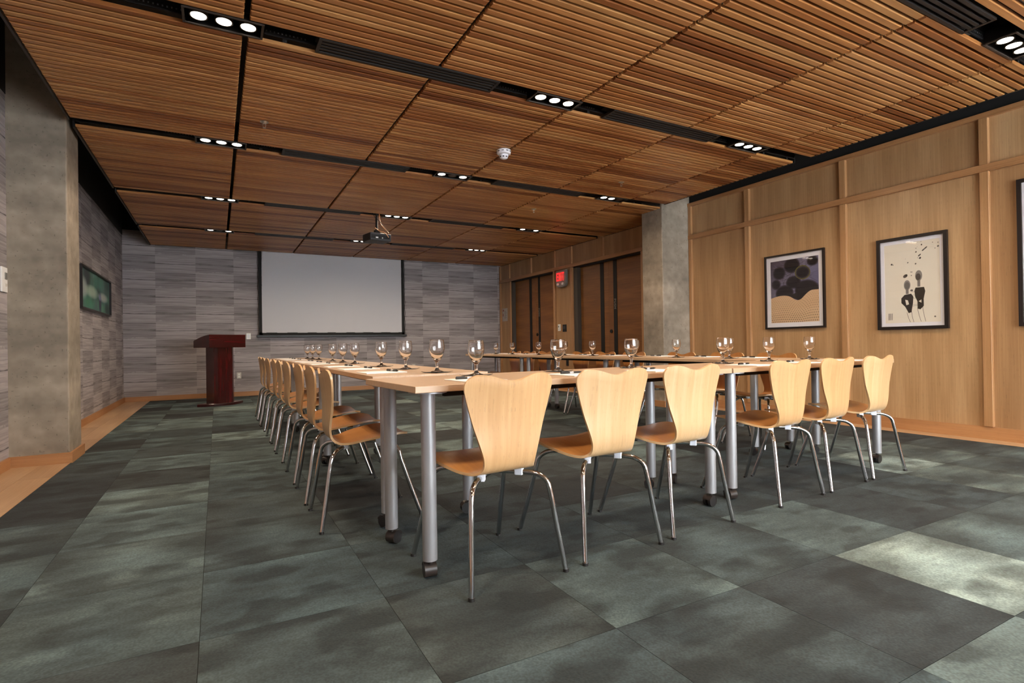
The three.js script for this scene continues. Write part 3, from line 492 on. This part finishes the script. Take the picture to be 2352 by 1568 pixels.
// ================================================================ SCREEN
{
  const g = thing('projection_screen', 'pull down projection screen with black border on the papered wall', 'screen', [2.14, 0, ZB + 0.06]);
  const hw = 1.43, y0 = 1.15, y1 = YC + 0.12;
  const fab = new THREE.PlaneGeometry(2 * hw - 0.11, y1 - y0 - 0.045, 60, 20), p = fab.attributes.position; for (let i = 0; i < p.count; i++) { const x = p.getX(i), t = clamp(0.5 - p.getY(i) / (y1 - y0)); p.setZ(i, 0.004 * t * t * (Math.sin(x * 17) * Math.exp(-Math.pow(x - 0.05, 2) * 3) + 0.4 * Math.sin(x * 31 + 1) * Math.exp(-Math.pow(x - 0.1, 2) * 6))); } fab.computeVertexNormals();
  part('fabric', fab.translate(0, (y0 + y1) / 2 + 0.022, 0.003), M.screen, g);
  part('backing', span(-hw + 0.02, hw - 0.02, y0, y1, -0.008, -0.003), M.black, g);
  part('border', merge([span(-hw, -hw + 0.062, y0, y1, -0.006, 0.003), span(hw - 0.062, hw, y0, y1, -0.006, 0.003), span(-hw, hw, y0, y0 + 0.05, -0.006, 0.003)]), M.black, g);
  part('bottom_bar', rbox(2 * hw + 0.09, 0.045, 0.035, 0.008, 0, y0 - 0.02, 0), M.blackSatin, g);
  const wave = (s) => { const q = []; for (let k = 0; k <= 14; k++) { const t = k / 14; q.push([s * (hw + 0.012 + 0.006 * Math.cos(k * Math.PI)), lerp(y0, YC + 0.02, t), 0]); } return tube(q, 0.004, 60, 6); };
  part('tension_cord', wave(-1), M.black, g); part('tension_cord', wave(1), M.black, g);
}

// ================================================================ PROJECTOR
{
  const g = thing('projector', 'dark grey projector hanging from a black pole under the slats', 'projector', [1.98, 2.35, -7.56], 0.18);
  part('body', merge([rbox(0.31, 0.105, 0.26, 0.012, 0, 0.06, 0)]), M.projector, g);
  part('rear_panel', rbox(0.27, 0.05, 0.006, 0.002, -0.005, 0.06, 0.131), M.blackSatin, g);
  part('port', box(0.035, 0.018, 0.004, -0.06, 0.045, 0.136), M.plate, g);
  part('port', new THREE.CylinderGeometry(0.009, 0.009, 0.006, 14).rotateX(Math.PI / 2).translate(0.02, 0.045, 0.136), M.plate, g);
  part('port', box(0.05, 0.04, 0.004, 0.105, 0.06, 0.136), M.black, g);
  part('mount', merge([box(0.12, 0.02, 0.12, 0, 0.122, 0), box(0.06, 0.04, 0.06, 0, 0.15, 0)]), M.black, g);
  part('pole', cyl(0.017, 0.017, 0.42, 0, 0.15, 0, 16), M.black, g);
  part('lens_ring', new THREE.CylinderGeometry(0.035, 0.035, 0.03, 20).rotateX(Math.PI / 2).translate(-0.07, 0.06, -0.135), M.black, g);
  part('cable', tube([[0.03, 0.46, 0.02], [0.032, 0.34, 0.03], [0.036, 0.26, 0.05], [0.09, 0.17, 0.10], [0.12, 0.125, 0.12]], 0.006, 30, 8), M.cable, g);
  part('cable', tube([[-0.09, 0.46, 0.02], [-0.05, 0.36, 0.03], [0.02, 0.29, 0.05], [0.08, 0.20, 0.09], [0.115, 0.12, 0.13]], 0.004, 30, 8), M.black, g);
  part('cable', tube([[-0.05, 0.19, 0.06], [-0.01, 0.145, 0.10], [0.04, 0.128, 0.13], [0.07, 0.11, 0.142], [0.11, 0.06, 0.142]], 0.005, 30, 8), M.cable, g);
}

// ================================================================ CEILING THINGS
{
  const g = thing('smoke_detector', 'round white smoke detector on the ceiling slats', 'smoke detector', [2.423, YC, -4.57]);
  part('base', lathe([[0, 0], [0.068, 0], [0.07, -0.012], [0.066, -0.034], [0.052, -0.040], [0, -0.040]], 36), M.whitePlastic, g);
  part('dome', lathe([[0, -0.038], [0.044, -0.038], [0.045, -0.058], [0.038, -0.074], [0.024, -0.084], [0, -0.086]], 32), M.whitePlastic, g);
  for (let k = 0; k < 10; k++) { const a = k / 10 * Math.PI * 2; const s = part('vent', box(0.022, 0.006, 0.004), M.black, g); s.position.set(Math.sin(a) * 0.0685, -0.02, Math.cos(a) * 0.0685); s.rotation.y = a; }
  for (let k = 0; k < 8; k++) { const a = k / 8 * Math.PI * 2 + 0.2; const s = part('vent', box(0.015, 0.009, 0.004), M.black, g); s.position.set(Math.sin(a) * 0.0405, -0.068, Math.cos(a) * 0.0405); s.rotation.y = a; s.rotation.x = 0; }
  const sp = (x, z, lab) => { const q = thing('sprinkler', lab, 'sprinkler', [x, YC, z], 0, 'fire sprinklers in the slats'); part('escutcheon', lathe([[0, 0], [0.034, 0], [0.032, -0.004], [0.014, -0.012], [0, -0.012]], 24), M.steel, q); part('yoke', tube([[-0.006, -0.01, 0], [-0.011, -0.022, 0], [-0.008, -0.042, 0], [0, -0.046, 0], [0.008, -0.042, 0], [0.011, -0.022, 0], [0.006, -0.01, 0]], 0.0022, 24, 6), M.steel, q); part('deflector', cyl(0.013, 0.013, 0.002, 0, -0.05, 0, 14), M.steel, q); };
  sp(0.36, -4.854, 'small brass fire sprinkler under the slats towards the papered wall'); sp(4.118, -4.885, 'small brass fire sprinkler under the slats towards the concrete column by the doors'); sp(3.841, -6.391, 'small brass fire sprinkler under the slats near the dark doors');
}

// ================================================================ PICTURES
function canvasTex(w, h, draw) { const c = document.createElement('canvas'); c.width = w; c.height = h; draw(c.getContext('2d'), w, h); const t = new THREE.CanvasTexture(c); t.colorSpace = THREE.SRGBColorSpace; t.anisotropy = 8; return t; }
function picture(label, pos, turn, w, h, fw, matW, tex, glass = true, depth = 0.03) {
  const g = thing('framed_picture', label, 'picture', pos, turn), d = depth;
  part('frame', merge([span(-w / 2, w / 2, h / 2 - fw, h / 2, 0, d), span(-w / 2, w / 2, -h / 2, -h / 2 + fw, 0, d), span(-w / 2, -w / 2 + fw, -h / 2 + fw, h / 2 - fw, 0, d), span(w / 2 - fw, w / 2, -h / 2 + fw, h / 2 - fw, 0, d)]), M.frame, g);
  const iw = w - 2 * fw, ih = h - 2 * fw, pw = iw - 2 * matW, ph = ih - 2 * matW;
  if (matW > 0) part('mat_board', merge([span(-iw / 2, iw / 2, ph / 2, ih / 2, 0.002, 0.012), span(-iw / 2, iw / 2, -ih / 2, -ph / 2, 0.002, 0.012), span(-iw / 2, -pw / 2, -ph / 2, ph / 2, 0.002, 0.012), span(pw / 2, iw / 2, -ph / 2, ph / 2, 0.002, 0.012)]), M.mat, g);
  part('print', new THREE.PlaneGeometry(pw + 0.002, ph + 0.002).translate(0, 0, 0.009), std({ map: tex, roughness: 0.7 }), g);
  if (glass) part('glazing', span(-iw / 2, iw / 2, -ih / 2, ih / 2, 0.016, 0.018), M.pane, g);
}
const dunes = canvasTex(640, 800, (c, w, h) => {
  const bg = c.createLinearGradient(0, 0, w, h * 0.6); bg.addColorStop(0, '#4a4252'); bg.addColorStop(0.5, '#77748e'); bg.addColorStop(1, '#5d608a'); c.fillStyle = bg; c.fillRect(0, 0, w, h);
  const r = rng(5); c.globalAlpha = 0.25; for (let k = 0; k < 60; k++) { c.strokeStyle = r() > 0.5 ? '#8d8fae' : '#2c2734'; c.lineWidth = 4 + r() * 10; c.beginPath(); c.moveTo(r() * w, r() * h * 0.6); c.quadraticCurveTo(r() * w, r() * h * 0.6, r() * w, r() * h * 0.6); c.stroke(); } c.globalAlpha = 1;
  const blob = (x, y, rx, ry, col = '#17121a') => { for (let k = 8; k >= 0; k--) { c.globalAlpha = k ? 0.16 : 1; c.fillStyle = col; c.beginPath(); c.ellipse(x * w, y * h, rx * w + k * 2.5, ry * h + k * 2.5, 0, 0, 7); c.fill(); } c.globalAlpha = 1; };
  blob(0.46, 0.10, 0.14, 0.10); blob(0.19, 0.20, 0.11, 0.085); blob(0.88, 0.07, 0.09, 0.06); blob(0.12, 0.38, 0.075, 0.06); blob(0.49, 0.37, 0.13, 0.08); blob(0.30, 0.53, 0.17, 0.11); blob(0.76, 0.50, 0.22, 0.13);
  c.strokeStyle = '#6b6a34'; c.lineWidth = 16; c.beginPath(); c.ellipse(0.68 * w, 0.23 * h, 0.145 * w, 0.10 * h, 0.2, 0, 7); c.stroke(); blob(0.68, 0.23, 0.115, 0.075);
  c.fillStyle = '#1a141a'; c.beginPath(); c.moveTo(0.36 * w, 0.58 * h); c.lineTo(0.62 * w, 0.52 * h); c.lineTo(0.70 * w, 0.62 * h); c.lineTo(0.6 * w, 0.66 * h); c.closePath(); c.fill();
  const top = (x) => (0.60 - 0.035 * Math.sin(Math.PI * x / 0.5) * (x < 0.5 ? 1 : 0) + 0.055 * Math.exp(-Math.pow((x - 0.58) / 0.12, 2)) - 0.085 * sstep(0.62, 0.88, x)) * h;
  c.fillStyle = '#d3b28e'; c.beginPath(); c.moveTo(0, h); for (let k = 0; k <= 60; k++) c.lineTo(k / 60 * w, top(k / 60)); c.lineTo(w, h); c.closePath(); c.fill();
  c.fillStyle = '#5d4a3a'; for (let row = 1; row < 15; row++) { const t = row / 15, q = Math.pow(t, 1.25); for (let k = 0; k < 25; k++) { const u = (k + (row % 2) * 0.5) / 24, y = lerp(top(u), h * 1.02, q); c.globalAlpha = 0.45 + 0.5 * t; c.beginPath(); c.ellipse(u * w, y, 3 + 6 * t, 2 + 3 * t, u > 0.45 ? -0.5 : 0.4, 0, 7); c.fill(); } } c.globalAlpha = 1;
});
const ink = canvasTex(640, 880, (c, w, h) => {
  c.fillStyle = '#e2dbcd'; c.fillRect(0, 0, w, h); const S = (x, y) => [x * w, y * h];
  const e = (x, y, rx, ry, col, rot = 0, al = 1) => { c.globalAlpha = al; c.fillStyle = col; c.beginPath(); c.ellipse(x * w, y * h, rx * w, ry * h, rot, 0, 7); c.fill(); c.globalAlpha = 1; };
  for (const [x, y, s] of [[.68, .01, .006], [.69, .05, .014], [.59, .085, .008], [.59, .13, .014], [.61, .07, .004], [.88, .04, .008], [.97, .05, .009], [.97, .095, .016], [.92, .115, .008], [.62, .205, .006], [.66, .21, .02], [.58, .275, .014], [.44, .25, .012], [.14, .25, .018], [.165, .258, .01], [.49, .37, .008], [.51, .372, .009], [.50, .415, .009], [.40, .20, .004]]) e(x, y, s, s * 0.6, '#4c4846', -0.5);
  for (const [x, y] of [[.72, .115], [.76, .095], [.65, .175]]) e(x, y, .032, .008, '#4c4846', -0.6);
  e(.39, .415, .042, .02, '#57524f', -0.4); e(.41, .405, .02, .012, '#2c2826');
  e(.42, .53, .06, .062, '#8c8783'); e(.42, .535, .045, .046, '#5b5653', 0, .7); e(.63, .425, .062, .066, '#8a8581'); e(.62, .44, .045, .042, '#3a3533', 0, .8);
  c.fillStyle = '#7a7571'; c.fillRect(.395 * w, .58 * h, .05 * w, .06 * h); c.fillRect(.605 * w, .48 * h, .05 * w, .08 * h);
  e(.50, .60, .025, .012, '#5a5552');
  const poly = (pts, col) => { c.fillStyle = col; c.beginPath(); pts.forEach((p, k) => (k ? c.lineTo(...S(...p)) : c.moveTo(...S(...p)))); c.closePath(); c.fill(); };
  poly([[.37, .65], [.49, .64], [.53, .68], [.52, .76], [.49, .87], [.44, .88], [.38, .80], [.31, .75], [.31, .69]], '#201b1a'); poly([[.38, .71], [.43, .72], [.45, .77], [.40, .78]], '#e2dbcd');
  poly([[.57, .57], [.72, .57], [.74, .62], [.71, .71], [.71, .80], [.65, .84], [.60, .83], [.60, .74], [.56, .68], [.55, .61]], '#1e1918'); poly([[.62, .74], [.67, .72], [.67, .76]], '#e2dbcd');
  c.strokeStyle = '#3a3533'; c.lineWidth = 4; for (const [a, b] of [[[.41, .87], [.47, .995]], [[.49, .84], [.53, .995]], [[.60, .82], [.66, .99]], [[.69, .80], [.74, .99]]]) { c.beginPath(); c.moveTo(...S(...a)); c.quadraticCurveTo(...S((a[0] + b[0]) / 2 - 0.015, (a[1] + b[1]) / 2), ...S(...b)); c.stroke(); }
  c.lineWidth = 2; for (const y of [.62, .66, .70, .78, .795]) { c.beginPath(); c.moveTo(...S(.50, y)); c.lineTo(...S(.60, y - .004)); c.stroke(); }
  c.lineWidth = 6; for (const x of [.07, .09, .11, .135]) { c.beginPath(); c.moveTo(...S(x, .875)); c.lineTo(...S(x - .004, .96)); c.stroke(); } e(.90, .935, .016, .01, '#6a6562');
});
const green = canvasTex(800, 256, (c, w, h) => {
  c.fillStyle = '#4c6a66'; c.fillRect(0, 0, w, h); const r = rng(8);
  const soft = (x, y, rx, ry, col, al) => { for (let k = 0; k < 14; k++) { c.globalAlpha = al / 7; c.fillStyle = col; c.beginPath(); c.ellipse(x * w, y * h, rx * w * (0.4 + k * 0.05), ry * h * (0.4 + k * 0.05), 0, 0, 7); c.fill(); } c.globalAlpha = 1; };
  for (let k = 0; k < 46; k++) soft(r(), r(), 0.05 + r() * 0.1, 0.1 + r() * 0.25, ['#3f7f6c', '#34564f', '#6a9488', '#2a3b3c'][k % 4], 0.35);
  soft(.2, .2, .12, .3, '#232a2c', .9); soft(.1, .5, .12, .3, '#a9b3ad', .8); soft(.35, .52, .22, .18, '#a4b5ab', .8); soft(.75, .55, .2, .14, '#b3bab6', .7); soft(.63, .75, .05, .32, '#30344a', 1.1); soft(.63, .58, .05, .1, '#7c86a6', .8); soft(.25, .85, .2, .2, '#357a62', .5); soft(.6, .2, .2, .2, '#40806c', .5); soft(.9, .85, .1, .2, '#28423c', .7);
});
picture('black framed print of dark round shapes over sandy dotted dunes on oak panels', [XR - 0.002, 1.477, -4.008], -Math.PI / 2, 0.745, 0.885, 0.02, 0.052, dunes);
picture('black framed ink drawing of two dark figures on cream paper on oak panels', [XR - 0.002, 1.441, -2.785], -Math.PI / 2, 0.61, 0.91, 0.03, 0.035, ink);
picture('large black framed picture on the oak panels next to the ink drawing', [XR - 0.002, 1.60, -1.50], -Math.PI / 2, 0.96, 1.23, 0.03, 0.07, canvasTex(64, 64, (c, w, h) => { c.fillStyle = '#8f94a2'; c.fillRect(0, 0, w, h); }));
picture('wide black framed green abstract painting on the papered wall past the column', [XL + 0.002, 1.675, -9.09], Math.PI / 2, 2.02, 0.53, 0.022, 0, green, false, 0.035);

// ================================================================ WALL THINGS
{
  const g = thing('exit_sign', 'grey exit sign with glowing red letters between the dark doors', 'sign', [XR - 0.002, 2.10, -8.83], -Math.PI / 2);
  const body = new THREE.Shape(); body.moveTo(-0.165, 0.215); body.lineTo(0.165, 0.215); body.lineTo(0.165, -0.03); body.quadraticCurveTo(0.15, -0.085, 0.07, -0.095); body.lineTo(-0.07, -0.095); body.quadraticCurveTo(-0.15, -0.085, -0.165, -0.03); body.closePath();
  part('housing', new THREE.ExtrudeGeometry(body, { depth: 0.05, bevelEnabled: true, bevelSize: 0.006, bevelThickness: 0.006, bevelSegments: 2 }).translate(0, 0, 0.006), M.greySign, g);
  const lamp = new THREE.CylinderGeometry(0.022, 0.026, 0.03, 18).rotateX(Math.PI / 2); for (const s of [-1, 1]) { const m = part('emergency_lamp', lamp, M.plate, g); m.position.set(s * 0.085, -0.045, 0.07); }
  [['E', -0.105], ['X', -0.032], ['I', 0.032], ['T', 0.096]].forEach(([ch, x]) => {
    const tg = new TextGeometry(ch, { font, size: 0.15, depth: 0.006, curveSegments: 4 }); tg.computeBoundingBox(); const b = tg.boundingBox;
    tg.translate(-(b.min.x + b.max.x) / 2, -(b.min.y + b.max.y) / 2, 0).scale((ch === 'I' ? 0.022 : 0.062) / (b.max.x - b.min.x), 1.1, 1);
    part('exit_letter', tg, M.exitGlow, g).position.set(x, 0.10, 0.063);
  });
  const l = new THREE.PointLight(new THREE.Color().setRGB(1, 0.06, 0.04), 0.02, 0, 2); l.position.set(XR - 0.12, 2.20, -8.83); l.castShadow = true; l.name = 'exit_glow'; scene.add(l);
}
function plateThing(name, label, cat, pos, turn, w, h, mat, detail) { const g = thing(name, label, cat, pos, turn); part('plate', rbox(w, h, 0.012, 0.003, 0, 0, 0.006), mat, g); for (const [n, dw, dh, dx, dy, m] of detail) part(n, rbox(dw, dh, 0.006, 0.0015, dx, dy, 0.014), m, g); return g; }
plateThing('light_switch', 'white switch plate on the papered wall beside the screen', 'switch', [0.531, 1.132, ZB], 0, 0.075, 0.115, M.plate, [['rocker', 0.034, 0.066, 0, 0, M.whitePlastic]]);
plateThing('wall_outlet', 'pale outlet plate on the papered wall behind the podium', 'outlet', [0.359, 0.392, ZB], 0, 0.075, 0.115, M.whiteWall, [['socket', 0.03, 0.032, 0, 0.022, M.plate], ['socket', 0.03, 0.032, 0, -0.022, M.plate]]);
plateThing('wall_outlet', 'pale outlet plate low on the papered wall near the doors', 'outlet', [3.779, 0.443, ZB], 0, 0.075, 0.115, M.whiteWall, [['socket', 0.03, 0.032, 0, 0.022, M.plate], ['socket', 0.03, 0.032, 0, -0.022, M.plate]]);
plateThing('data_outlet', 'black outlet plate low on the papered wall near the doors', 'outlet', [3.603, 0.449, ZB], 0, 0.075, 0.115, M.blackSatin, [['socket', 0.03, 0.032, 0, 0, M.black]]);
plateThing('thermostat', 'white wall control between the dark doors', 'thermostat', [XR, 1.215, -8.985], -Math.PI / 2, 0.085, 0.13, M.plate, [['display', 0.03, 0.035, -0.012, 0.02, M.greySign], ['button', 0.02, 0.012, 0, -0.03, M.greySign]]);
plateThing('touch_panel', 'black wall control panel between the dark doors', 'control panel', [XR, 1.20, -8.80], -Math.PI / 2, 0.125, 0.14, M.blackSatin, [['display', 0.07, 0.05, 0, 0.01, M.projector]]);
plateThing('wall_outlet', 'black outlet plate low on the oak panel between the doors', 'outlet', [XR, 0.53, -8.72], -Math.PI / 2, 0.075, 0.12, M.blackSatin, [['socket', 0.03, 0.05, 0, 0, M.black]]);
plateThing('thermostat', 'cream wall thermostat on the papered wall before the concrete column', 'thermostat', [XL, 1.455, -5.49], Math.PI / 2, 0.12, 0.19, M.plate, [['display', 0.045, 0.05, 0.02, 0.03, M.greySign], ['button', 0.03, 0.02, 0.02, -0.04, M.whiteWall]]);
{
  const g = thing('notice', 'white notice sheet on the oak panel beside the far door', 'notice', [XR, 1.595, -11.285], -Math.PI / 2);
  part('sheet', box(0.26, 0.30, 0.003, 0, 0, 0.002), std({ map: canvasTex(128, 148, (c, w, h) => { c.fillStyle = '#b9b2ae'; c.fillRect(0, 0, w, h); c.fillStyle = '#9a5a56'; c.fillRect(12, 14, 30, 20); c.fillRect(12, 60, 18, 30); c.fillStyle = '#7f7d80'; for (let k = 0; k < 8; k++) c.fillRect(56, 30 + k * 12, 30 + (k * 13) % 28, 4); }), roughness: 0.6 }), g).geometry.attributes.uv.array.forEach(() => {});
  const m = g.children[0], uv = m.geometry.attributes.uv, p = m.geometry.attributes.position; for (let i = 0; i < uv.count; i++) uv.setXY(i, p.getX(i) / 0.26 + 0.5, p.getY(i) / 0.30 + 0.5);
}

scene.traverse((o) => { if (o.isMesh) { o.castShadow = true; o.receiveShadow = true; } });
camera.updateMatrixWorld();
renderer.render(scene, camera);
